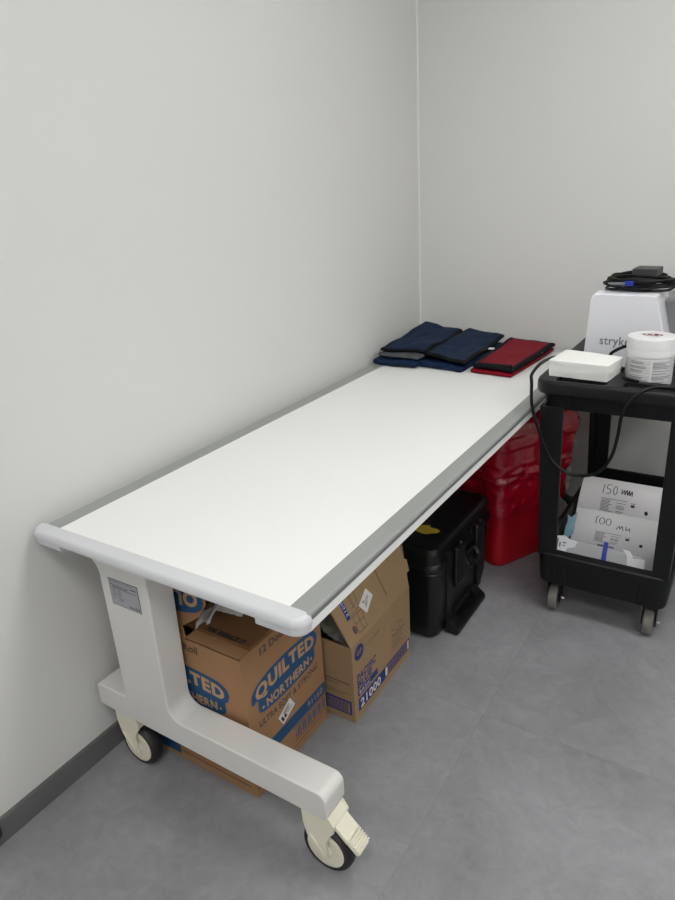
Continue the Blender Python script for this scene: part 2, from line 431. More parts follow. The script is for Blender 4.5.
def caster(cx, cy, facing, brake=True):
    """wheel at (cx, cy), stem on the -facing side; facing = +1/-1 along x"""
    R_, W_ = .0625, .036
    c = thing_part('caster', (cx, cy, 0), T)
    f = lambda a, b, h: V3(cx+a, cy+h, R_+b)
    bm = bmn()
    prof = [(.046, -W_/2+.001), (.056, -W_/2), (.0605, -W_/2+.005), (R_, -W_/2+.012), (R_, W_/2-.012), (.0605, W_/2-.005), (.056, W_/2), (.046, W_/2-.001)]
    lathe(bm, prof, f, 48); obj('tyre', bm, M['rubber'], c)
    for s in (-1, 1):
        bm = bmn(); prof = [(.047, 0), (.047, .002), (.043, .004), (.036, .003), (.018, .002), (.012, .006), (.004, .0065)]
        lathe(bm, [(r, s*(W_/2+h-.001)) for r, h in prof], f, 40); obj('hub', bm, M['cream'], c)
    # forked cream housing: two cheeks joined by a crown over the wheel
    bm = bmn()
    d = -facing
    def cheek(s):
        pts = [(-.012, -.014), (.002, -.020), (.016, -.013), (.024, .012), (.038, .036), (.046, .068), (.048, .1165), (-.024, .1165), (-.036, .098), (-.034, .078), (-.022, .062), (-.012, .036)]
        pts = [(d*a, b) for a, b in pts]
        y0, y1 = sorted((cy+s*(W_/2+.006), cy+s*(W_/2+.0125)))
        prism(bm, pts, lambda u, v, w: V3(cx+u, w, R_+v), y0, y1, .002, 2)
    cheek(-1); cheek(1)
    crown = [(.047, .075), (.047, .116), (-.022, .116), (-.036, .098), (-.034, .080), (.0, .072), (.030, .068)]
    prism(bm, [(d*a, b) for a, b in crown], lambda u, v, w: V3(cx+u, w, R_+v), cy-W_/2-.008, cy+W_/2+.008, .003, 2)
    # raised rib on the near cheek
    for k in range(7):
        a = -1.2+k*.35
    tube(bm, catmull([V3(cx+d*.03, cy-W_/2-.013, R_+.045), V3(cx+d*.012, cy-W_/2-.0155, R_+.03), V3(cx-d*.003, cy-W_/2-.0155, R_+.008), V3(cx-d*.001, cy-W_/2-.013, R_-.012)], 6), .0028, 8)
    bmesh.ops.recalc_face_normals(bm, faces=bm.faces)
    obj('fork', bm, M['cream'], c)
    bm = bmn(); lathe(bm, [(.013, .17), (.013, .184)], lambda a, b, h: V3(cx+d*.028+a, cy+b, h), 24); obj('stem', bm, M['cream'], c)
    if brake:
        # ribbed brake pedal reaching out over the wheel, tilted down
        bm = bmn()
        ang = .74
        Mx = Matrix.Translation((cx+facing*.022, cy, R_+.100)) @ Matrix.Rotation(ang*facing, 4, 'Y')
        s = facing
        def bx(a0, a1, b0, b1, z0, z1, bev=.003):
            a0, a1 = sorted((s*a0, s*a1)); add_box(bm, a0, a1, b0, b1, z0, z1, bev, 2, Mx)
        bx(-.006, .060, -.024, .024, -.007, .005, .004)
        bx(.046, .092, -.0225, .0225, -.010, .005, .007)
        for k in range(6): bx(.050+k*.0064, .0538+k*.0064, -.0215, .0215, .001, .0085, .0015)
        obj('brake_pedal', bm, M['cream'], c)
    return c
def thing_part(name, loc, parent):
    o = bpy.data.objects.new(name, None); C.objects.link(o); o.parent = parent; o.location = Vector(loc)-root_loc(parent); o.empty_display_size = .02
    return o
caster(.712, .066, 1)
caster(.120, .066, 1, False)
caster(.700, 1.898, 1, False)
caster(.120, 1.898, 1, False)

# ------------------------------------------------------------------ tissue carton
def carton(t, x0, x1, y0, y1, h, m, mi, inner=True):
    bm = bmn(); w = .004
    def wall(a): add_box(bm, *a)
    wall((x0, x1, y0, y0+w, 0, h)); wall((x0, x1, y1-w, y1, 0, h)); wall((x0, x0+w, y0+w, y1-w, 0, h)); wall((x1-w, x1, y0+w, y1-w, 0, h)); wall((x0+w, x1-w, y0+w, y1-w, 0.0, w))
    es = [e for e in bm.edges if abs(e.verts[0].co.z-e.verts[1].co.z) > .1]
    return obj('carton_body', bm, m, t)
QX0, QX1, QY0, QY1, QH = .083, .462, .1185, .430, .420
Q = thing('cardboard_box', 'brown cardboard box printed with blue oval logos under the near end of the rolling table', 'box', ((QX0+QX1)/2, (QY0+QY1)/2, 0))
qb = carton(Q, QX0, QX1, QY0, QY1, QH, M['card'], M['card_in'])
# closed top flap and the front flap: its right part lies folded in, its torn left part stands up
bm = bmn(); add_box(bm, QX0+.16, QX1-.002, QY0+.036, QY1-.003, QH+.0005, QH+.0045)
prism(bm, [(QX0+.21, QY0+.037), (QX1-.002, QY0+.037), (QX1-.002, QY1-.02), (QX0+.235, QY1-.02), (QX0+.225, QY0+.10)], lambda u, v, w: V3(u, v, w), QH+.0045, QH+.0085)
fl = obj('top_flap', bm, M['card_in'], Q)
P = Print(plane((0, 0, QH+.0085), (1, 0, 0), (0, 1, 0)), [M['ink'], M['qtan']])
P.text('FOR', .322, QY0+.040, .0135, .028, bold=.075); P.text('IMPACT IT', .358, QY0+.040, .0135, .082, bold=.075)
P.build('flap_print', fl)
bm = bmn(); add_box(bm, QX0+.207, QX1-.001, QY0, QY0+.036, QH-.003, QH+.001); obj('folded_flap', bm, M['card'], Q)
bm = bmn(); prism(bm, [(QX0+.001, QH), (QX0+.207, QH), (QX0+.20, QH+.03), (QX0+.235, QH+.055), (QX0+.262, QH+.075), (QX0+.285, QH+.112), (QX0+.28, QH+.2), (QX0+.001, QH+.2)], lambda u, v, w: V3(u, w+ (v-QH)*.06, v), QY0, QY0+.004)
sf = obj('standing_flap', bm, M['card'], Q)

def logo_shape(P, u0, v0, m):
    pts = [(.020, .060), (.001, .058), (-.002, .075), (.004, .090), (.020, .102), (.045, .110), (.080, .116), (.13, .1185), (.19, .1165), (.225, .113), (.250, .108), (.265, .098), (.272, .084), (.270, .070), (.264, .057), (.256, .051), (.256, .030), (.250, .018), (.236, .011), (.19, .007), (.13, .0055), (.07, .009), (.04, .014), (.026, .020), (.020, .030)]
    q = catmull([(u0+a, v0+b, 0) for a, b in pts], 4, True)
    P.poly([(p.x, p.y) for p in q], m, 1)
def arc(amp, base=0):
    return lambda t, a, b: (a, b*(1+.10*math.sin(PI*t)) + amp*math.sin(PI*t)+base)
def quilted(P, u0, v0):
    logo_shape(P, u0, v0, 0)
    P.text('Q|U|I|L|T|E|D', u0+.014, v0+.060, .036, .243, m=1, lay=2, bold=.045, warp=arc(.009))
    P.text('N|O|R|T|H|E|R|N', u0+.050, v0+.020, .0235, .178, m=1, lay=2, bold=.038, warp=arc(-.005))
    for a in (.038, .240): P.text('\u2022', u0+a-.006, v0+.019, .020, .009, m=1, lay=2, bold=.02)
inks = [M['qblue'], M['qtan'], M['qdark']]
SX = plane((QX1, 0, 0), (0, 1, 0), (0, 0, 1)); SY = plane((0, QY0, 0), (1, 0, 0), (0, 0, 1))
P = Print(SX, inks)
quilted(P, .138, .213)
P.text('12 Double Roll', .184, .387, .0205, .185, m=2, bold=.035)
P.text('ULTRA SOFT & STRONG', .154, .194, .0185, .248, m=2, bold=.03, warp=lambda t, a, b: (a, b-.006*math.sin(PI*t)))
# blue band with stock number, bars below it
P.rect(QY0+.001, QY1-.001, .090, .128, 0)
P.text('91160', .345, .100, .020, .07, m=1, lay=2)
for i in range(18):
    u = .285+i*.0078; P.rect(u, u+(.0048 if i % 3 else .0024), .046, .078, 0)
P.rect(.275, .428, .083, .086, 2); P.rect(.275, .428, .038, .0405, 2)
P.rect(QY0+.001, QY1-.001, .0235, .0255, 2)
P.build('printed_logo', qb)
P = Print(SY, inks)
quilted(P, .138, .216)
P.text('12 Double Roll', .140, .384, .0205, .186, m=2, bold=.035)
P.text('ULTRA SOFT & STRONG', .154, .194, .0185, .25, m=2, bold=.03)
P.rect(QX0+.001, .20, .012, .128, 0); P.rect(.2, QX1-.001, .090, .128, 0)
P.rect(.20, QX1-.02, .0235, .0265, 2)
P.build('printed_logo', qb)
P = Print(plane((.352, QY0+.008, .545), (-1, 0, .0), (0, -.06, -1)), inks)   # upside down on the standing flap
P.surf = (lambda s: (lambda u, v, d=0.: V3(.360-u, QY0-.0006-d+(.188-v)*.06, QH+.188-v)))(0)
logo_shape(P, .0, .0, 0); P.text('Q|U|I|L|T|E|D', .014, .052, .036, .243, m=1, lay=2, bold=.045, warp=arc(.009)); P.text('N|O|R|T|H|E|R|N', .050, .016, .0235, .178, m=1, lay=2, bold=.03)
# keep only what lies on the flap
bmesh.ops.bisect_plane(P.bm, geom=list(P.bm.verts)+list(P.bm.edges)+list(P.bm.faces), plane_co=(QX0+.003, 0, 0), plane_no=(1, 0, 0), clear_inner=True)
P.build('printed_logo', sf)
# torn film hanging over the torn edge
def crumple(bm, outline, fn, n=10, amp=.006, seed=0, th=.0012):
    g = {}
    (a0, a1), (b0, b1) = outline
    for i in range(n+1):
        for j in range(n+1):
            u = a0+(a1-a0)*i/n; v = b0+(b1-b0)*j/n
            p = fn(u, v); q = noise.noise_vector(p*38+V3(seed, 0, 0))*amp + noise.noise_vector(p*90+V3(0, seed, 0))*amp*.4
            g[i, j] = bm.verts.new(p+q)
    fs = [bm.faces.new((g[i, j], g[i+1, j], g[i+1, j+1], g[i, j+1])) for i in range(n) for j in range(n)]
    bmesh.ops.recalc_face_normals(bm, faces=fs)
    bmesh.ops.solidify(bm, geom=fs, thickness=th)
bm = bmn()
crumple(bm, ((0, 1), (0, 1)), lambda u, v: V3(.292+.085*u, .145+.035*v+.02*math.sin(u*5), .428+.062*u+.028*v), 12, .007, 3)
crumple(bm, ((0, 1), (0, 1)), lambda u, v: V3(.35+.085*u, .17+.05*v, .485+.012*u+.012*math.sin(v*3)), 10, .006, 8)
obj('torn_film', bm, M['film'], Q, ang=60)
# shipping label stuck askew
P = Print(SX, [M['sticker'], M['ink']])
lab = [(.274, .192), (.292, .158), (.240, .133), (.222, .166)]
P.poly(lab[::-1], 0, 3)
def lab_uv(L4):
    a, b, c, d = [Vector(p) for p in L4]
    return lambda s, t: tuple((d*(1-s)+a*s)*(1-t)*1.0+(c*(1-s)+b*s)*t)
f = lab_uv(lab)
for s0, s1, t0, t1 in ((.06, .2, .3, .8), (.25, .4, .5, .8), (.3, .8, .18, .24), (.3, .8, .32, .38), (.3, .7, .45, .5), (.5, .9, .62, .68)):
    P.poly([f(s0, t0), f(s0, t1), f(s1, t1), f(s1, t0)][::-1], 1, 4)
o = P.build('shipping_label', qb)

# ------------------------------------------------------------------ second carton, open
BX0, BX1, BY0, BY1, BH = .215, .546, .4475, .787, .254
B = thing('cardboard_box', 'open brown cardboard box with navy print and half folded flap beside the black case', 'box', ((BX0+BX1)/2, (BY0+BY1)/2, 0))
bb = carton(B, BX0, BX1, BY0, BY1, BH, M['pcard'], M['card_in'])
def flap_pt(y, s):
    """point on the long flap: y along the box, s up the flap"""
    t = (y-BY0)/(BY1-BY0); a = math.radians(31-20*t)
    return V3(BX1-s*math.sin(a), y, BH+s*math.cos(a))
bm = bmn(); ny, ns = 16, 8
grid = [[bm.verts.new(flap_pt(BY0+(BY1-BY0)*i/ny, .165*j/ns)+V3(noise.noise(V3(i*.6, j*.8, 2))*.002, 0, 0)) for j in range(ns+1)] for i in range(ny+1)]
fs = [bm.faces.new((grid[i][j], grid[i+1][j], grid[i+1][j+1], grid[i][j+1])) for i in range(ny) for j in range(ns)]
bmesh.ops.recalc_face_normals(bm, faces=fs); bmesh.ops.solidify(bm, geom=fs, thickness=.004)
bf = obj('long_flap', bm, M['pcard'], B, ang=50)
# far end flap standing up, and the dog-eared torn corner
bm = bmn(); prism(bm, [(BX0+.01, BH), (BX1-.004, BH), (BX1-.03, BH+.15), (BX0+.02, BH+.15)], lambda u, v, w: V3(u, w+(v-BH)*.10, v), BY1-.006, BY1-.002); obj('end_flap', bm, M['pcard'], B)
bm = bmn()
def ear(a, b, d): 
    p = flap_pt(a, b); q = flap_pt(a+.01, b); r = flap_pt(a, b+.01); n = (q-p).cross(r-p).normalized(); n = n if n.x > 0 else -n
    return p+n*d
prism(bm, [(.650, .135), (.664, .038), (.680, .033), (.735, .044), (.800, .046), (.797, .085), (.74, .13)], lambda u, v, w: ear(u, v, w), .0004, .0034)
obj('torn_corner', bm, M['pcard'], B, ang=30)
bm = bmn(); prism(bm, [(BX0+.004, BY1-.03), (BX0+.004, BY0+.004), (BX0+.15, BY0+.004), (BX0+.145, BY1-.03)], lambda u, v, w: V3(u-w*.0, v, w), BH, BH+.004)
obj('top_flap', bm, M['card_in'], B)
bm = bmn(); crumple(bm, ((0, 1), (0, 1)), lambda u, v: V3(.33+.195*u, BY0+.012+.26*v, BH+.01+.028*math.sin(3*u+1)+.014*math.sin(6*v)), 22, .012, 5)
obj('packing_film', bm, M['greyfilm'], B, ang=70)
ink2 = [M['pblue'], M['pgrey'], M['pcard'], M['sticker']]
P = Print(plane((BX1, 0, 0), (0, 1, 0), (0, 0, 1)), ink2)
P.rect(.468, .615, .025, .067, 0); P.text('21000', .478, .031, .029, .115, m=3, lay=2, bold=.02)
P.rect(.615, .780, .028, .068, 0); P.rect(.622, .774, .033, .063, 2, 2)
for i in range(26):
    u = .640+i*.0047; P.rect(u, u+(.0026 if i % 4 else .0036), .035, .061, 0, 3)
P.rect(.622, .632, .033, .063, 3, 3); P.rect(.7645, .772, .033, .063, 3, 3)
P.text('PACIFIC', .466, .128, .023, .106, m=0, bold=.035, shear=.1); P.text('BLUE', .466, .104, .022, .082, m=0, bold=.04, shear=.1)
P.rect(.467, .578, .077, .098, 0); P.text('BASIC', .475, .081, .012, .06, m=3, lay=2)
P.poly([(.484+.024*math.cos(a*PI/16), .219+.024*math.sin(a*PI/16)) for a in range(32)], 0)
P.text('GP', .471, .212, .016, .027, m=2, lay=2, bold=.02)
P.text('Georgia-Pacific', .515, .213, .010, .085, m=1)
for k in range(4): P.rect(.668, .75-.008*k, .137-.011*k, .1395-.011*k, 1)
P.line([(.668, .165), (.70, .178), (.735, .165), (.70, .152), (.668, .165)], .0016, 1); P.line([(.668, .165), (.668, .15), (.70, .137), (.735, .15), (.735, .165)], .0016, 1)
P.rect(.672, .765, .143, .1445, 1); P.rect(.66, .758, .088, .0895, 1); P.rect(.66, .74, .098, .0995, 1)
P.build('printed_text', bb)
P = Print(plane((0, BY0, 0), (1, 0, 0), (0, 0, 1)), ink2)
P.rect(BX0+.01, .536, .022, .070, 0); P.rect(.455, .53, .027, .064, 2, 2)
for i in range(15): P.rect(.457+i*.0046, .457+i*.0046+.0027, .028, .063, 0, 3)
P.rect(.36, .534, .127, .131, 1); P.rect(.36, .50, .118, .120, 1); P.rect(.36, .53, .094, .096, 1); P.rect(.36, .51, .086, .088, 1)
P.build('printed_text', bb)
# print and label on the long flap: coordinates (y, height up the flap)
def flap_surf(u, v, d=0.): return ear(u, v, d+.0003)
P = Print(flap_surf, ink2)
def fq(pts, m, lay=1): P.poly(pts, m, lay)
fq([(.482, .063), (.497, .063), (.501, .155), (.486, .155)], 0)
P.text('21000', .4955, .072, .009, .055, m=3, lay=2, rot=PI/2)
P.line([(.498, .066), (.543, .072), (.549, .155)], .0018, 1)
P.text('BASIC', .530, .080, .010, .045, m=1, rot=PI/2)
P.line([(.505, .062), (.547, .062), (.543, .014), (.503, .014), (.505, .062)], .002, 1); P.line([(.504, .040), (.545, .040)], .002, 1); P.line([(.526, .062), (.524, .014)], .002, 1)
P.poly([(.492+.009*math.cos(a*PI/8), .03+.012*math.sin(a*PI/8)) for a in range(16)], 1)
P.build('flap_print', bf)
P = Print(flap_surf, [M['sticker'], M['pgrey']])
lab = [(.593, .101), (.610, .070), (.561, .041), (.543, .074)]
P.poly(lab[::-1], 0, 3); f = lab_uv(lab)
for s0, s1, t0, t1 in ((.25, .4, .2, .3), (.3, .8, .4, .45), (.25, .75, .52, .57), (.2, .5, .65, .72)): P.poly([f(s0, t0), f(s1, t0), f(s1, t1), f(s0, t1)], 1, 4)
P.build('shipping_label', bf)

# ------------------------------------------------------------------ black wheeled case
CX0, CX1, CY0, CY1, CH = .235, .600, .868, 1.342, .338
K = thing('equipment_case', 'black hard plastic equipment case with ribbed latches on the floor beside the red bin', 'case', ((CX0+CX1)/2, (CY0+CY1)/2, 0))
def rr3(x0, x1, y0, y1, r, z, n=6): return [V3(x, y, z) for x, y in rrect(x0, x1, y0, y1, r, n)]
bm = bmn()
loft(bm, [rr3(CX0+.02, CX1-.02, CY0+.02, CY1-.044, .03, 0.0), rr3(CX0+.008, CX1-.008, CY0+.008, CY1-.033, .034, .014), rr3(CX0+.003, CX1-.003, CY0+.003, CY1-.024, .034, .05), rr3(CX0, CX1, CY0, CY1-.012, .034, .252)])
bmesh.ops.recalc_face_normals(bm, faces=bm.faces)
# stiffening ribs on the long face
for y in (.962, 1.22): add_box(bm, CX1-.006, CX1+.006, y-.02, y+.02, .02, .25, .004)
obj('case_body', bm, M['case'], K)
bm = bmn()
loft(bm, [rr3(CX0-.004, CX1+.004, CY0-.004, CY1+.004, .04, .254), rr3(CX0-.006, CX1+.006, CY0-.006, CY1+.006, .042, .262), rr3(CX0-.004, CX1+.004, CY0-.004, CY1+.004, .04, .274), rr3(CX0+.002, CX1-.002, CY0+.002, CY1-.002, .038, .282), rr3(CX0+.004, CX1-.004, CY0+.004, CY1-.004, .030, .318), rr3(CX0+.012, CX1-.012, CY0+.012, CY1-.010, .026, .332), rr3(CX0+.026, CX1-.026, CY0+.026, CY1-.026, .026, CH)])
bmesh.ops.recalc_face_normals(bm, faces=bm.faces)
for y in (1.0, 1.19): add_box(bm, CX1-.03, CX1+.007, y-.05, y+.05, .236, .300, .006)
obj('case_lid', bm, M['case'], K)
bm = bmn(); tube(bm, [V3(p.x, p.y, .2535) for p in rr3(CX0-.0045, CX1+.0045, CY0-.0045, CY1+.0045, .04, 0)], .003, 6, True); obj('lid_seal', bm, M['case_trim'], K)
for y in (1.015, 1.185):
    bm = bmn(); add_box(bm, CX1+.004, CX1+.022, y-.032, y+.032, .15, .302, .007, 3)
    for k in range(4): add_box(bm, CX1+.02, CX1+.027, y-.026+k*.0145, y-.018+k*.0145, .168, .30, .003)
    lt = obj('latch', bm, M['case_trim'], K)
    for z in (.158, .308):
        bm = bmn(); lathe(bm, [(.0045, 0), (.0045, .004), (.002, .006)], lambda a, b, h: V3(CX1+.017+h*.6, y+a, z+b), 12); obj('screw', bm, M['screw'], lt)
bm = bmn(); add_box(bm, CX1-.002, CX1+.017, 1.06, 1.14, .17, .235, .006, 3); 
tube(bm, catmull([V3(CX1+.012, 1.055, .225), V3(CX1+.03, 1.06, .20), V3(CX1+.034, 1.10, .19), V3(CX1+.03, 1.14, .20), V3(CX1+.012, 1.145, .225)], 6), .008, 8); obj('carry_handle', bm, M['case_trim'], K)
# end latch and wide grip lying along the foot of the long side
bm = bmn(); add_box(bm, .36, .45, CY0-.02, CY0+.002, .15, .29, .006, 3)
for k in range(4): add_box(bm, .366+k*.021, .378+k*.021, CY0-.026, CY0-.018, .17, .285, .003)
lt = obj('latch', bm, M['case_trim'], K)
bm = bmn()
prism(bm, [(.0, .005), (.052, .003), (.060, .012), (.056, .026), (.02, .05), (.0, .05)], lambda u, v, w: V3(CX1-.004+u*.86, w, v), .935, 1.180, .004, 2)
g = obj('trolley_grip', bm, M['case_trim'], K)
c = bmn(); off = root_loc(K)
add_box(c, CX1+.008, CX1+.03, .985, 1.135, .02, .08); 
for v in c.verts: v.co -= off
boolean_off = off
def boolean_local(o, c):
    me = bpy.data.meshes.new('cut'); c.to_mesh(me); c.free()
    co = bpy.data.objects.new('cut', me); C.objects.link(co); co.location = root_loc(o)
    md = o.modifiers.new('b', 'BOOLEAN'); md.object = co; md.operation = 'DIFFERENCE'; md.solver = 'EXACT'
    bpy.context.view_layer.update(); dg = bpy.context.evaluated_depsgraph_get()
    me = bpy.data.meshes.new_from_object(o.evaluated_get(dg)); o.modifiers.clear(); o.data = me; smooth(me); wn = o.modifiers.new('weighted', 'WEIGHTED_NORMAL'); wn.keep_sharp = True; bpy.data.objects.remove(co)
boolean_local(g, c)
# torn yellow sticker on the lid
P = Print(plane((0, 0, CH), (1, 0, 0), (0, 1, 0)), [M['yellow']])
P.poly([(.468, .985), (.472, .972), (.496, .964), (.520, .962), (.533, .975), (.548, .985), (.553, 1.003), (.535, 1.012), (.515, 1.010), (.505, 1.024), (.488, 1.016), (.470, 1.006), (.458, 1.004)], 0)
o = P.build('sticker', K); o['label'] = 'torn yellow sticker on the lid'

# ------------------------------------------------------------------ red bin with liner
W = thing('waste_bin', 'red plastic waste bin with shiny red liner behind the black case', 'bin', (.53, 1.58, 0))
ba = math.radians(63); e1 = V3(math.cos(ba), math.sin(ba), 0); e2 = V3(-math.sin(ba), math.cos(ba), 0)
bo = V3(.618, 1.378, 0)
def bin_ring(ins, z, r=.045, n=8, wob=0., seed=0, amp2=0.):
    out = []
    L1, L2 = .345, .27
    pts = rrect(0, L1, 0, L2, r, n)
    # add points along the straight sides
    full = []
    for i, p in enumerate(pts):
        q = pts[(i+1) % len(pts)]; full.append(p)
        d = math.hypot(q[0]-p[0], q[1]-p[1])
        if d > .05:
            for k in range(1, 30): full.append((p[0]+(q[0]-p[0])*k/30, p[1]+(q[1]-p[1])*k/30))
    cx, cy = L1/2, L2/2
    for a, b in full:
        a = cx+(a-cx)*(L1+2*ins)/L1; b = cy+(b-cy)*(L2+2*ins)/L2
        P_ = bo+e1*a+e2*b+V3(0, 0, z)
        if wob:
            lo = max(0., min(1., (.44-z)/.08)); q1 = V3(P_.x*15, P_.y*15, z*(3+14*lo)+seed); q2 = V3(P_.x*34+9, P_.y*34, z*(8+30*lo)); k = noise.noise(q1)*wob*.9 - abs(noise.noise(q2))*wob*(.35+.65*lo) + noise.noise(q2*2.1)*wob*.25*lo
            dv = Vector((a-cx, b-cy)).normalized(); P_ += (e1*dv.x+e2*dv.y)*k + V3(0, 0, 1)*noise.noise(P_*14+V3(7, 0, 0))*amp2
        out.append(P_)
    return out
bm = bmn(); zz = [(-.022, 0), (-.008, .003), (-.002, .012), (.0, .03), (.004, .30), (.016, .50), (.034, .505), (.036, .535), (.030, .545), (.024, .56), (.012, .572), (-.06, .578)]
loft(bm, [bin_ring(i, z) for i, z in zz]); bmesh.ops.recalc_face_normals(bm, faces=bm.faces); obj('bin_body', bm, M['binred'], W)
bm = bmn()
prof0 = [(.012, .262, .007), (.013, .275, .009), (.012, .30, .009), (.016, .325, .011), (.014, .35, .011), (.026, .372, .014), (.026, .40, .012), (.030, .43, .009), (.032, .46, .008), (.034, .49, .007), (.041, .505, .004), (.043, .52, .003), (.042, .538, .003), (.036, .549, .004), (.034, .565, .006), (.026, .585, .008), (.006, .60, .010), (-.05, .607, .012), (-.10, .61, .012)]
prof = []
for (a0, b0, c0), (a1, b1, c1) in zip(prof0, prof0[1:]):
    for k in range(5):
        t_ = k/5; z_ = b0+(b1-b0)*t_; prof.append((a0+(a1-a0)*t_, z_ if z_ > .372 else .372-(.372-z_)*1.42, c0+(c1-c0)*t_))
prof.append(prof0[-1])
loft(bm, [bin_ring(i, z, wob=w, seed=2.5, amp2=.024*max(0, 1-(z-.215)/.08)+.003) for i, z, w in prof], cap0=False)
bmesh.ops.recalc_face_normals(bm, faces=bm.faces)
ln = obj('bin_liner', bm, M['bag'], W, ang=60); ln['label'] = 'glossy crinkled red liner pulled over the rim'

# ------------------------------------------------------------------ utility cart
GX0, GX1, GY0, GY1 = .781, 1.255, 1.160, 1.915
G = thing('utility_cart', 'black plastic two-shelf utility cart on grey casters, at the right of the rolling table', 'cart', ((GX0+GX1)/2, (GY0+GY1)/2, 0))
def tray(zb, zl, zt, zf, ins_b, ledge_f, ledge_s, flutes, fy, lip=True, r=.06):
    """one moulded shelf: outside apron, flared lip, ledge, sunken floor"""
    bm = bmn(); R = lambda i, z, rr=r: rr3(GX0+i, GX1-i, GY0+i, GY1-i, max(rr-i, .012), z, 5)
    def I(i, z): return rr3(GX0+ledge_s+i, GX1-ledge_s-i, GY0+ledge_f+i, GY1-ledge_f*.8-i, .03, z, 5)
    rings = [R(ins_b, zb), R(ins_b-.006, zb+.01)]
    if lip: rings += [R(.022, zl-.003), R(.003, zl), R(0, zl+.006), R(0, zt-.010), R(.003, zt-.003), R(.010, zt)]
    else: rings += [R(ins_b-.014, zt-.006), R(ins_b-.010, zt)]
    rings += [I(-.004, zt), I(.0, zt-.004), I(.004, zf+.006), I(.012, zf)]
    loft(bm, rings, cap0=True, cap1=True)
    # flutes at the front corners of the apron
    for x in flutes: add_box(bm, x-.003, x+.003, GY0+fy-.004, GY0+fy+.012, zb+.006, min(zt-.003, zl-.003 if lip else 9), .002)
    bmesh.ops.recalc_face_normals(bm, faces=bm.faces)
    return bm
top = obj('top_shelf', tray(.736, .787, .828, .800, .036, .095, .058, (.885, .9, 1.135, 1.15), .026), M['cart'], G)
c = bmn(); off = root_loc(G)
add_box(c, .842, .985, GY0+.018, GY0+.080, .808, .84, .012, 3); add_box(c, 1.03, 1.175, GY0+.018, GY0+.066, .808, .84, .012, 3)
for v in c.verts: v.co -= off
boolean_local(top, c)
bot = obj('bottom_shelf', tray(.118, .2, .236, .150, .046, .071, .072, (.880, .895, .910, 1.128, 1.143, 1.158), .038, lip=False, r=.07), M['cart'], G)
bm = bmn()
for a in ((.838, .852, 1.245, 1.862, .20, .284), (1.186, 1.200, 1.245, 1.862, .20, .284), (.838, 1.200, 1.848, 1.864, .20, .288)): add_box(bm, *a, .004)
obj('shelf_rim', bm, M['cart'], bot)
def post(x0, x1, y0, y1, xb0, xb1, sx, sy):
    """hollow corner post: an angle section, tapering down"""
    bm = bmn(); w = .014
    def ring(a0, a1, b0, b1, z):
        # L-section opening towards the cart's inside (sx, sy = inward directions)
        ox = a0 if sx > 0 else a1; ix = a1 if sx > 0 else a0
        oy = b0 if sy > 0 else b1; iy = b1 if sy > 0 else b0
        return [V3(x, y, z) for x, y in ((ox, oy), (ix, oy), (ix, oy+sy*w), (ox+sx*w, oy+sy*w), (ox+sx*w, iy), (ox, iy))]
    loft(bm, [ring(xb0, xb1, y0+(.006 if sy > 0 else 0), y1-(.006 if sy < 0 else 0), .225), ring(x0, x1, y0, y1, .742)])
    bmesh.ops.recalc_face_normals(bm, faces=bm.faces)
    bmesh.ops.bevel(bm, geom=list(bm.edges), offset=.003, segments=2, profile=.5, affect='EDGES')
    obj('post', bm, M['cart'], G)
post(.798, .868, 1.190, 1.262, .817, .876, 1, 1)
post(1.163, 1.228, 1.190, 1.262, 1.165, 1.212, -1, 1)
post(.808, .880, 1.815, 1.888, .826, .888, 1, -1)
post(1.156, 1.228, 1.815, 1.888, 1.150, 1.212, -1, -1)
def cart_wheel(x, y):
    c = thing_part('caster', (x, y, 0), G); R_ = .045
    bm = bmn(); lathe(bm, [(.026, -.015), (.041, -.015), (R_, -.010), (R_, .010), (.041, .015), (.026, .015)], lambda a, b, h: V3(x+h, y+a, R_+b), 36); obj('tyre', bm, M['tyre'], c)
    bm = bmn(); lathe(bm, [(.027, -.013), (.022, -.016), (.008, -.016), (.008, .016), (.022, .016), (.027, .013)], lambda a, b, h: V3(x+h, y+a, R_+b), 28); obj('hub', bm, M['adapter'], c)
    bm = bmn()
    for s in (-1, 1): prism(bm, [(-.012, -.012), (.012, -.012), (.030, .070), (-.022, .070)], lambda u, v, w: V3(x+w, y+u+.0, R_+v), *sorted((s*.018, s*.022)))
    add_box(bm, x-.022, x+.022, y-.024, y+.034, R_+.066, R_+.074)
    obj('fork', bm, M['cart'], c)
    bm = bmn(); lathe(bm, [(.005, .022), (.005, .03), (.003, .033)], lambda a, b, h: V3(x+h, y+a, R_+b), 10); obj('axle_bolt', bm, M['screw'], c)
for x, y in ((.870, 1.245), (1.170, 1.245), (.870, 1.835), (1.170, 1.835)): cart_wheel(x, y)

# ------------------------------------------------------------------ things on the cart's top
D = thing('medical_device', 'white medical device with a tapered front shell and grey back on the cart top', 'device', (.97, 1.62, .80))
def shell_ring(y, z0, hw0, hw1, zt, r):
    cx0, cx1 = .968, .951
    pts = [(cx0-hw0, z0), (cx0+hw0, z0)]
    return pts
bm = bmn()
xl = lambda z: .842+(z-.80)*.045; xr = lambda z: 1.110-(z-.80)*.262
ZT = 1.034
prof = []
out = [(xl(.801), .801), (xr(.801), .801)] + [(xr(ZT-.014)-.012+.012*math.cos(a), ZT-.012+.012*math.sin(a)) for a in [k*PI/12 for k in range(7)]] + [(xl(ZT-.014)+.02+.02*math.cos(a), ZT-.02+.02*math.sin(a)) for a in [PI/2+k*PI/12 for k in range(7)]]
def sh(s, y, dz=0): 
    cx = .96; return [V3(cx+(x-cx)*s, y, .801+(z-.801)*(1-(1-s)*1.2)) for x, z in out]
loft(bm, [sh(.972, 1.497), sh(.985, 1.4985), sh(.995, 1.504), sh(1., 1.512), sh(1., 1.60), sh(1.0, 1.69)])
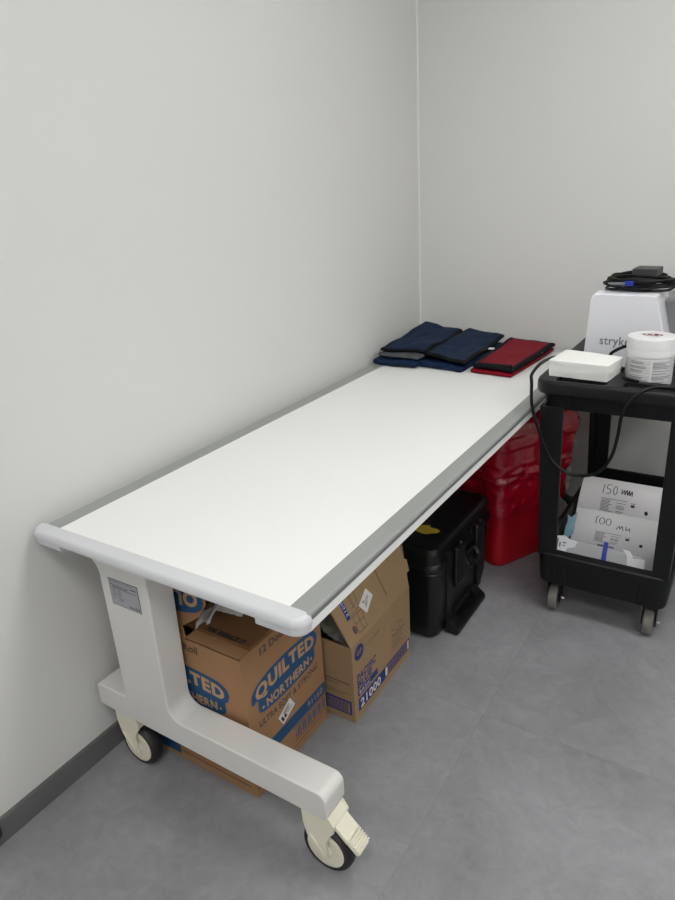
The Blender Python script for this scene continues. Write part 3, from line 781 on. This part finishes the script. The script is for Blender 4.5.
bmesh.ops.recalc_face_normals(bm, faces=bm.faces); fs_ = obj('front_shell', bm, M['device'], D, ang=40)
bm = bmn()
prism(bm, [(.86, .801), (1.155, .801), (1.120, .985), (1.106, .998), (.89, .998), (.87, .985)], lambda u, v, w: V3(u, w, v), 1.60, 1.83, .006, 2); o = obj('rear_housing', bm, M['device_grey'], D); o['label'] = 'grey rear housing'
P = Print(plane((0, 1.4965, 0), (1, 0, 0), (0, 0, 1)), [M['logo']])
P.text('stryker', .893, .871, .0285, .108, bold=.012); P.build('printed_name', fs_)

TU = thing('wipes_tub', 'round white screw-top tub with a printed label standing on the cart top', 'tub', (1.071, 1.334, .80))
tx, ty, tr = 1.071, 1.334, .067
f = lambda a, b, h: V3(tx+a, ty+b, h)
bm = bmn(); lathe(bm, [(.055, .800), (.062, .802), (.064, .808), (.064, .895), (.060, .898)], f, 56); tb = obj('tub_body', bm, M['tub'], TU)
bm = bmn(); lathe(bm, [(.0645, .812), (.0647, .813), (.0647, .884), (.0645, .885)], f, 56); lb = obj('tub_label', bm, M['tublabel'], tb)
bm = bmn(); lathe(bm, [(.060, .890), (.0668, .892), (.0672, .896), (.0672, .909), (.0664, .9105), (.0664, .913), (.0672, .9145), (.0672, .940), (.0662, .944), (.058, .9465), (.02, .947)], f, 64); ld = obj('tub_lid', bm, M['tub'], TU)
def cyl(u, v, d=0.):
    a = u/.0647-PI/2; r_ = .0648+d; return V3(tx+r_*math.cos(a), ty+r_*math.sin(a), v)
P = Print(cyl, [M['logo'], M['tub']])
rnd = random.Random(3)
for cb, (u0, u1) in enumerate(((-.048, .012), (.018, .078))):
    v = .878
    while v > .820:
        e_ = u0+(u1-u0)*rnd.uniform(.55, 1); [P.rect(u0+(e_-u0)*k/8, u0+(e_-u0)*(k+1)/8, v, v+.0017, 0) for k in range(8)]; v -= rnd.choice((.0042, .0042, .0042, .008))
for v in (.868, .842): [P.rect(-.05+.062*k/8, -.05+.062*(k+1)/8, v, v+.002, 1, 2) for k in range(8)]
P.rect(.0135, .0165, .815, .884, 1, 2)
P.build('label_print', lb)
P = Print(plane((tx, ty, .947), (1, 0, 0), (0, 1, 0)), [M['redink'], M['ink']])
P.line([(.03*math.cos(a), .014*math.sin(a)) for a in [k*PI/20 for k in range(3, 18)]], .0028, 0); P.line([(.03*math.cos(a), .014*math.sin(a)) for a in [PI+k*PI/20 for k in range(3, 18)]], .0028, 0)
P.poly([(-.031, 0), (-.02, -.006), (-.02, .006)], 1); P.poly([(.031, 0), (.02, .006), (.02, -.006)], 1)
P.poly([(-.008+.008*math.cos(a), .007*math.sin(a)) for a in [k*PI/8 for k in range(16)]], 1); P.poly([(.010+.007*math.cos(a), .008*math.sin(a)) for a in [k*PI/8 for k in range(16)]], 1); P.rect(-.02, .02, -.02, -.0175, 0)
P.build('lid_emblem', ld)

# white folded paper pack over the front ledge
bm = bmn()
def pk(x, y, z): return V3(x, y, z)
def packring(s, z, dy=0):
    # plan outline of the pack (front-left, front-right, back-right, back-left), a little askew
    q = [V3(.808, 1.222, 0), V3(.984, 1.208, 0), V3(1.000, 1.315, 0), V3(.826, 1.352, 0)]
    c_ = sum(q, V3(0, 0, 0))/4; out = []
    for i in range(4):
        a, b = q[i], q[(i+1) % 4]
        for k in range(8):
            p = a.lerp(b, k/8); p = c_+(p-c_)*s
            w = noise.noise(V3(p.x*30, p.y*30, z*60))*.0025
            n = (p-c_).normalized(); p = p+n*w; p.z = z+ (p.y-1.21)*.035
            out.append(p)
    return out
zs = [(.960, .8275), (.966, .8285)]+[(.968+.030*k/16+(.003 if k % 2 else -.003), .830+.044*k/16) for k in range(17)]+[(.998, .8755), (.990, .8765), (.6, .878)]
loft(bm, [packring(s, z) for s, z in zs]); bmesh.ops.recalc_face_normals(bm, faces=bm.faces)
pkobj = tag(obj('paper_pack', bm, M['paper'], None, 40, (.90, 1.28, .8275)), 'flat pack of folded white paper lying on the cart ledge, left of the tub', 'paper')

# coiled adapter cable on the white device
A_ = thing('adapter_cable', 'coiled black cable with a charcoal adapter and blue plug on top of the white device', 'cable', (.99, 1.60, 1.05))
bm = bmn(); rnd = random.Random(11); pts = []
for k in range(9*7):
    a = k*2*PI/9; t = k/63
    rx = .094+.014*math.sin(k*1.7)+rnd.uniform(-.008, .008); ry = .062+rnd.uniform(-.012, .008)
    lv = 1.0395+.0055*int(k/9)+(.003*math.sin(k*2.3))
    sag = -.012*max(0, math.cos(a)-.6)
    pts.append(V3(.982+rx*math.cos(a), 1.590+ry*math.sin(a), lv+max(0, .004*math.sin(k*.9))+sag*0))
pts += [V3(1.085, 1.585, 1.055), V3(1.115, 1.56, 1.04), V3(1.135, 1.545, 1.0), V3(1.150, 1.545, .94), V3(1.165, 1.56, .88), V3(1.17, 1.6, .83)]
tube(bm, catmull(pts, 5), .0042, 8); obj('cord', bm, M['cord'], A_)
bm = bmn(); pts = []
for k in range(9*2):
    a = k*2*PI/9+.4; pts.append(V3(.975+(.084+rnd.uniform(-.01, .008))*math.cos(a), 1.60+.05*math.sin(a), 1.078+.006*math.sin(k*1.3)))
tube(bm, catmull(pts, 5), .0038, 8); obj('cord', bm, M['cord'], A_)
bm = bmn(); Mx = Matrix.Translation((1.002, 1.57, 1.094)) @ Matrix.Rotation(math.radians(-8), 4, 'Z') @ Matrix.Rotation(math.radians(3), 4, 'X'); add_box(bm, -.038, .038, -.028, .034, -.012, .012, .004, 2, Mx); o = obj('adapter', bm, M['adapter'], A_)
bm = bmn(); add_box(bm, .947, .974, 1.518, 1.534, 1.054, 1.071, .004, 2); o = obj('plug', bm, M['plugblue'], A_); o['label'] = 'blue plug'
bm = bmn(); tube(bm, catmull([V3(.947, 1.526, 1.062), V3(.925, 1.53, 1.060), V3(.90, 1.55, 1.056)], 5), .005, 8); obj('plug_boot', bm, M['plugclear'], A_)

# long cord looping from the tub round the front of the cart
bm = bmn()
pts = [(1.003, 1.395, .897), (.985, 1.37, .895), (.957, 1.362, .876), (.948, 1.375, .845), (.925, 1.405, .834), (.87, 1.415, .833), (.815, 1.385, .845), (.794, 1.32, .860), (.787, 1.22, .866), (.781, 1.150, .850), (.785, 1.136, .825), (.790, 1.134, .757), (.807, 1.14, .695), (.831, 1.14, .635), (.861, 1.14, .584), (.914, 1.14, .554), (.971, 1.14, .561), (1.006, 1.14, .59), (1.027, 1.14, .635), (1.037, 1.14, .698), (1.042, 1.142, .759), (1.059, 1.148, .802), (1.090, 1.165, .829), (1.120, 1.185, .836), (1.160, 1.20, .834), (1.20, 1.26, .832), (1.205, 1.38, .806), (1.19, 1.5, .806)]
tube(bm, catmull(pts, 7), .0048, 10)
tag(obj('power_cord', bm, M['cord'], None, 60, (1.0, 1.2, .80)), 'black power cord hanging in a wide loop down the front of the cart', 'cord')
bm = bmn()
pts = [(1.005, 1.42, .806), (.99, 1.40, .82), (.978, 1.375, .838), (.972, 1.36, .852), (.979, 1.345, .858), (.990, 1.335, .845), (1.003, 1.318, .832), (1.020, 1.262, .8315), (1.06, 1.238, .831)]
tube(bm, catmull(pts, 7), .0045, 10)
tag(obj('short_cord', bm, M['cord'], None, 60, (1.0, 1.35, .80)), 'short black cord bent up between the paper pack and the tub', 'cord')

# ------------------------------------------------------------------ things on the cart's lower shelf
def packet(name, label, yb, x0, x1, xt0, xt1, prof, y_thick, writer, pv):
    """bent white card packet: prof = [(y, z)] of the front from the bottom up"""
    t = thing(name, label, 'packet', ((x0+x1)/2, yb+.03, .150), 'white card packets on the lower shelf')
    pr = catmull([(0, y, z) for y, z in prof], 6); n = len(pr)
    ls = [0.]
    for a, b in zip(pr, pr[1:]): ls.append(ls[-1]+(b-a).length)
    Lt = ls[-1]
    def front(u, v):
        s = v*Lt
        for i in range(n-1):
            if s <= ls[i+1] or i == n-2:
                k = (s-ls[i])/(ls[i+1]-ls[i]); p = pr[i].lerp(pr[i+1], k); tg = (pr[i+1]-pr[i]).normalized(); break
        xx = (x0+(xt0-x0)*v)*(1-u)+(x1+(xt1-x1)*v)*u
        return V3(xx, p.y, p.z), V3(0, -tg.z, tg.y)
    bm = bmn(); rings = []
    for i in range(19):
        v = i/18; a, na = front(0, v); b, nb = front(1, v)
        # taper the thickness towards the top edge
        th = y_thick*(1-v**3*.85)
        rings.append([a, a.lerp(b, .33), a.lerp(b, .66), b, b-nb*th*.6+V3(0, th*.4, 0), a-na*th*.6+V3(0, th*.4, 0)])
    loft(bm, rings); bmesh.ops.recalc_face_normals(bm, faces=bm.faces)
    o = obj('packet_body', bm, M['packet'], t, ang=40)
    def surf(u, v, d=0.):
        p, nrm = front(u, v); return p+nrm*(d+.0006)
    P = Print(surf, [M['ink'], M['logo'], M['adapter']]); writer(P)
    P.build('handwriting', o); P = Print(surf, [M['ink'], M['logo'], M['adapter']]); small_print(P, *pv); P.build('small_print', o)
    return t
def small_print(P, v0, barcode=True):
    rnd = random.Random(7)
    for k in range(9):
        v = v0-k*.022
        P.rect(.28, .28+rnd.uniform(.10, .17), v, v+.009, 1); 
        if k in (1, 3, 4, 5, 7, 8): P.rect(.47, .47+rnd.uniform(.06, .14), v, v+.008, 1)
    P.rect(.28, .60, v0+.024, v0+.032, 1); P.rect(.64, .70, v0+.004, v0+.014, 1); P.rect(.645, .69, v0-.05, v0-.01, 2)
    P.poly([(.83+.021*math.cos(a*PI/8), v0-.10+.033*math.sin(a*PI/8)) for a in range(16)], 2, 1)
    if barcode:
        for k in range(16): P.rect(.33+k*.0125, .33+k*.0125+.008, v0-.275, v0-.235, 2)
def w100(P):
    k = .0095
    P.stroke([(.285, .90), (.265, .865), (.263, .745)], k, 0); P.stroke([(.262, .745), (.272, .747), (.282, .75)], k*.8, 0)
    for c in (.335, .415): P.stroke([(c+.03*math.cos(a), .812+.066*math.sin(a)) for a in [k2*PI/6+1.8 for k2 in range(14)]], k, 0)
    P.stroke([(.52, .70), (.548, .775), (.562, .72), (.582, .78), (.60, .695)], k, 0); P.stroke([(.632, .785), (.636, .71), (.672, .765), (.676, .695)], k, 0)
def w150(P):
    k = .009
    P.stroke([(.29, .90), (.288, .855), (.286, .81), (.284, .76)], k*1.0, 0)
    P.stroke([(.385, .90), (.335, .90), (.332, .84), (.37, .835), (.375, .78), (.325, .76)], k, 0)
    P.stroke([(.435+.022*math.cos(a), .825+.066*math.sin(a)) for a in [k2*PI/6+2.2 for k2 in range(14)]], k, 0)
    P.stroke([(.515, .86), (.522, .79), (.548, .855), (.556, .785)], k*1.25, 0); P.stroke([(.556, .785), (.582, .86), (.59, .785), (.612, .86)], k*1.4, 0); P.stroke([(.612, .86), (.618, .785), (.642, .85), (.645, .78)], k*1.4, 0)
packet('card_packet', 'white card packet handwritten 150, behind the other packet on the lower cart shelf', 1.56, .852, 1.150, .868, 1.128, [(1.515, .152), (1.522, .25), (1.545, .335), (1.575, .366)], .05, w150, (.66, False))
packet('card_packet', 'white card packet handwritten 100, in front of the other packet on the lower cart shelf', 1.40, .874, 1.152, .888, 1.147, [(1.372, .152), (1.378, .205), (1.388, .262), (1.405, .318)], .05, w100, (.56, True))
# flat sterile pouch leaning on the shelf front
PO = thing('sterile_pouch', 'narrow grey pouch with white ends and a blue strip leaning inside the lower shelf front', 'pouch', (.99, 1.28, .17))
pf = lambda u, v, w: V3(u, 1.262+(v-.19)*.55-w, v)
bm = bmn(); prism(bm, [(.862, .175), (1.118, .175), (1.122, .238), (.93, .246), (.866, .240)], lambda u, v, w: pf(u, v, w), -.006, .0, .002, 1); pb_ = obj('pouch_film', bm, M['pouch'], PO)
bm = bmn()
prism(bm, [(.850, .205), (.885, .198), (.893, .222), (.915, .228), (.922, .2455), (.898, .2475), (.876, .256), (.850, .251)], lambda u, v, w: pf(u, v, w), .0002, .003, .001, 1)
o = obj('pouch_end', bm, M['pouchwhite'], PO)
bm = bmn()
prism(bm, [(1.062, .252), (1.085, .250), (1.098, .232), (1.132, .236), (1.136, .190), (1.085, .186), (1.078, .235)], lambda u, v, w: pf(u, v, w), .0002, .003, .001, 1)
obj('pouch_end', bm, M['pouchwhite'], PO)
bm = bmn(); prism(bm, [(1.003, .176), (1.019, .176), (1.016, .262), (1.002, .262)], lambda u, v, w: pf(u, v, w), .0002, .002); o = obj('blue_strip', bm, M['bluetape'], PO); o['label'] = 'blue strip across the pouch'
P = Print(lambda u, v, d=0.: pf(u, v, .0032+d), [M['logo']])
for a, b, c, d in ((.856, .860, .214, .246), (.864, .869, .222, .236), (.874, .886, .234, .238), (.874, .884, .226, .229)): P.rect(a, b, c, d)
P.build('pouch_print', PO)
bm = bmn(); crumple(bm, ((0, 1), (0, 1)), lambda u, v: V3(.862+.024*u+.010*v, 1.345+.02*u+.01*abs(u-.5), .215+.085*v+.02*abs(u-.4)), 6, .004, 4)
add_box(bm, .868, .880, 1.345, 1.357, .152, .215, .003)
tag(obj('face_mask', bm, M['mask'], None, 60, (.874, 1.35, .15)), 'crumpled light blue tissue left of the packets on the lower cart shelf', 'tissue')

# ------------------------------------------------------------------ folded aprons at the far end of the table
def slab(t, name, c4, zs, th, m, bind=None, wob=.003, seed=0, bw=.05, parent=None, n=22, front_curl=0., floor_z=.7228):
    """soft folded layer: c4 = NL, NR, FR, FL plan corners; zs their top heights"""
    q = [V3(x, y, z) for (x, y), z in zip(c4, zs)]
    def top(u, v):
        p = (q[0]*(1-u)+q[1]*u)*(1-v)+(q[3]*(1-u)+q[2]*u)*v
        e = min(u, 1-u, v, 1-v)
        p.z += noise.noise(V3(p.x*9+seed, p.y*7, seed))*wob*2 + noise.noise(V3(p.x*26, p.y*16+seed, 1))*wob*.7
        p += noise.noise_vector(V3(p.x*7, p.y*7, seed+5))*wob*V3(1, 1, 0).length*.6
        return p
    bm = bmn(); G_ = {}
    for i in range(n+1):
        for j in range(n+1):
            G_[i, j] = top(i/n, j/n)
    per = [(i, 0) for i in range(n)]+[(n, j) for j in range(n)]+[(i, n) for i in range(n, 0, -1)]+[(0, j) for j in range(n, 0, -1)]
    cen = sum(q, V3(0, 0, 0))/4
    def outw(i, j):
        d = V3((i == n)-(i == 0), (j == n)-(j == 0), 0)
        a = (q[1]-q[0]); b = (q[3]-q[0]); a.z = b.z = 0
        return (a.normalized()*d.x+b.normalized()*d.y).normalized() if d.length else V3(0, 0, 0)
    T_ = {k: bm.verts.new(p) for k, p in G_.items()}
    Bt = {k: bm.verts.new(V3(p.x, p.y, max(p.z-th, floor_z))) for k, p in G_.items()}
    for i in range(n):
        for j in range(n):
            bm.faces.new((T_[i, j], T_[i+1, j], T_[i+1, j+1], T_[i, j+1])); bm.faces.new((Bt[i, j], Bt[i, j+1], Bt[i+1, j+1], Bt[i+1, j]))
    sideR = []
    for k in (1, 2, 3):
        a = k*PI/4; sideR.append([bm.verts.new(G_[c]-V3(0, 0, th/2*(1-math.cos(a)))+outw(*c)*th*.45*math.sin(a)) for c in per])
    rr = [[T_[c] for c in per]]+sideR+[[Bt[c] for c in per]]
    for a, b in zip(rr, rr[1:]):
        for i in range(len(per)):
            j = (i+1) % len(per); bm.faces.new((a[i], b[i], b[j], a[j]))
    bmesh.ops.recalc_face_normals(bm, faces=bm.faces)
    o = obj(name, bm, m, t, ang=60)
    if bind:
        # edge binding: a band wrapping every edge
        bm = bmn(); la = (q[1]-q[0]).length; lb = (q[3]-q[0]).length
        rows = []
        for c in per:
            i, j = c; u, v = i/n, j/n; d = outw(i, j)
            iu = min(max(u, bw/la), 1-bw/la) ; iv = min(max(v, bw/lb), 1-bw/lb)
            pin = top(iu, iv)+V3(0, 0, .0012); p = G_[c]
            row = [pin, p+V3(0, 0, .0016)]
            for k in (1, 2, 3): a = k*PI/4; row.append(p-V3(0, 0, th/2*(1-math.cos(a)))+d*(th*.45*math.sin(a)+.0015))
            row.append(V3(p.x, p.y, max(p.z-th-.0008, floor_z-.0003))); rows.append([bm.verts.new(x) for x in row])
        for i in range(len(rows)):
            a, b = rows[i], rows[(i+1) % len(rows)]
            for k in range(len(a)-1): bm.faces.new((a[k], a[k+1], b[k+1], b[k]))
        bmesh.ops.recalc_face_normals(bm, faces=bm.faces)
        obj('binding', bm, bind, o, ang=60)
    return o
ap = thing('folded_apron', 'navy folded apron with grey lining showing, leftmost on the table by the wall corner', 'apron', (.14, 1.75, .72), 'folded aprons')
slab(ap, 'lower_fold', [(.034, 1.520), (.214, 1.512), (.222, 1.90), (.036, 1.93)], [.745, .744, .748, .748], .022, M['navy'], None, seed=1, bw=.007)
slab(ap, 'lining', [(.040, 1.545), (.217, 1.53), (.224, 1.90), (.036, 1.95)], [.764, .762, .762, .772], .012, M['greylin'], None, seed=3)
slab(ap, 'upper_fold', [(.042, 1.565), (.217, 1.592), (.230, 1.935), (.034, 1.985)], [.782, .772, .785, .803], .010, M['navy'], M['binding'], seed=6, bw=.005, wob=.0055)
ap = thing('folded_apron', 'navy folded apron in the middle, overlapping the left one on the table', 'apron', (.33, 1.75, .72), 'folded aprons')
slab(ap, 'lower_fold', [(.228, 1.548), (.398, 1.528), (.412, 1.93), (.242, 1.95)], [.744, .742, .745, .745], .021, M['navy'], None, seed=11, bw=.007)
slab(ap, 'upper_fold', [(.229, 1.585), (.414, 1.535), (.408, 1.960), (.246, 1.985)], [.766, .762, .768, .790], .012, M['navy'], M['binding'], seed=15, bw=.008, wob=.005)
ap = thing('folded_apron', 'crimson folded apron with black edging, rightmost of the three on the table', 'apron', (.52, 1.75, .72), 'folded aprons')
slab(ap, 'lower_fold', [(.440, 1.535), (.594, 1.520), (.625, 1.94), (.446, 1.96)], [.737, .736, .737, .738], .014, M['redcloth'], None, seed=21, bw=.005, wob=.0015)
slab(ap, 'upper_fold', [(.448, 1.538), (.596, 1.524), (.627, 1.945), (.434, 1.985)], [.756, .755, .755, .757], .014, M['redcloth'], M['binding'], seed=25, bw=.010, wob=.0025)
o = [x for x in ap.children][-1]
P = Print(lambda u, v, d=0.: V3(u, v, .7575+d), [M['binding']]); P.build('front_trim', o) if False else None
bm = bmn(); add_box(bm, .46, .586, 1.533, 1.556, .7535, .7585, .001); obj('front_trim', bm, M['binding'], ap)
bm = bmn(); lathe(bm, [(.005, 0), (.005, .002), (.003, .003)], lambda a, b, h: V3(.618+h*2, 1.80+a, .748+b), 12); obj('snap', bm, M['screw'], ap)
bm = bmn(); add_box(bm, .418, .440, 1.755, 1.775, .757, .762, .002); tg = obj('tag', bm, M['sticker'], ap); tg['label'] = 'small white tag'

# black stop at the left picture edge, against the skirting
S_ = thing('door_stop', 'black rubber stop fixed to the left skirting, cut by the left picture edge', 'stop', (.02, -.33, .02))
bm = bmn(); loft(bm, [[V3(x, p.y, p.z) for p in [V3(0, y, z) for y, z in rrect(-.40+i, -.282-i, .030+i, .086-i, .016, 6)]] for x, i in ((.0112, 0), (.020, 0), (.026, .002), (.029, .007))]); bmesh.ops.recalc_face_normals(bm, faces=bm.faces); obj('stop_body', bm, M['rubber'], S_)

# ------------------------------------------------------------------ camera, world, view
f_px, cpos, ypr = 668.2814, (1.35168934, -.76722177, 1.40340599), [math.radians(a) for a in (33.72291654, 21.63286323, -3.52677222)]
ya, pi_, ro = ypr
fw = Vector((-math.sin(ya)*math.cos(pi_), math.cos(ya)*math.cos(pi_), -math.sin(pi_))); rt = Vector((math.cos(ya), math.sin(ya), 0)); up = rt.cross(fw)
r2 = rt*math.cos(ro)+up*math.sin(ro); u2 = -rt*math.sin(ro)+up*math.cos(ro)
cam = bpy.data.cameras.new('camera'); co = bpy.data.objects.new('camera', cam); C.objects.link(co)
mw = Matrix((r2, u2, -fw)).transposed().to_4x4(); mw.translation = cpos; co.matrix_world = mw
cam.sensor_fit = 'AUTO'; cam.sensor_width = 36; cam.lens = f_px/900*36; cam.clip_start = .02
sc.camera = co
w = bpy.data.worlds.new('world'); sc.world = w; w.use_nodes = True
w.node_tree.nodes['Background'].inputs[0].default_value = (.05, .05, .05, 1)
sc.view_settings.view_transform = 'Standard'; sc.view_settings.look = 'None'; sc.view_settings.gamma = 1; sc.view_settings.exposure = 0.9
sc.view_settings.use_curve_mapping = False
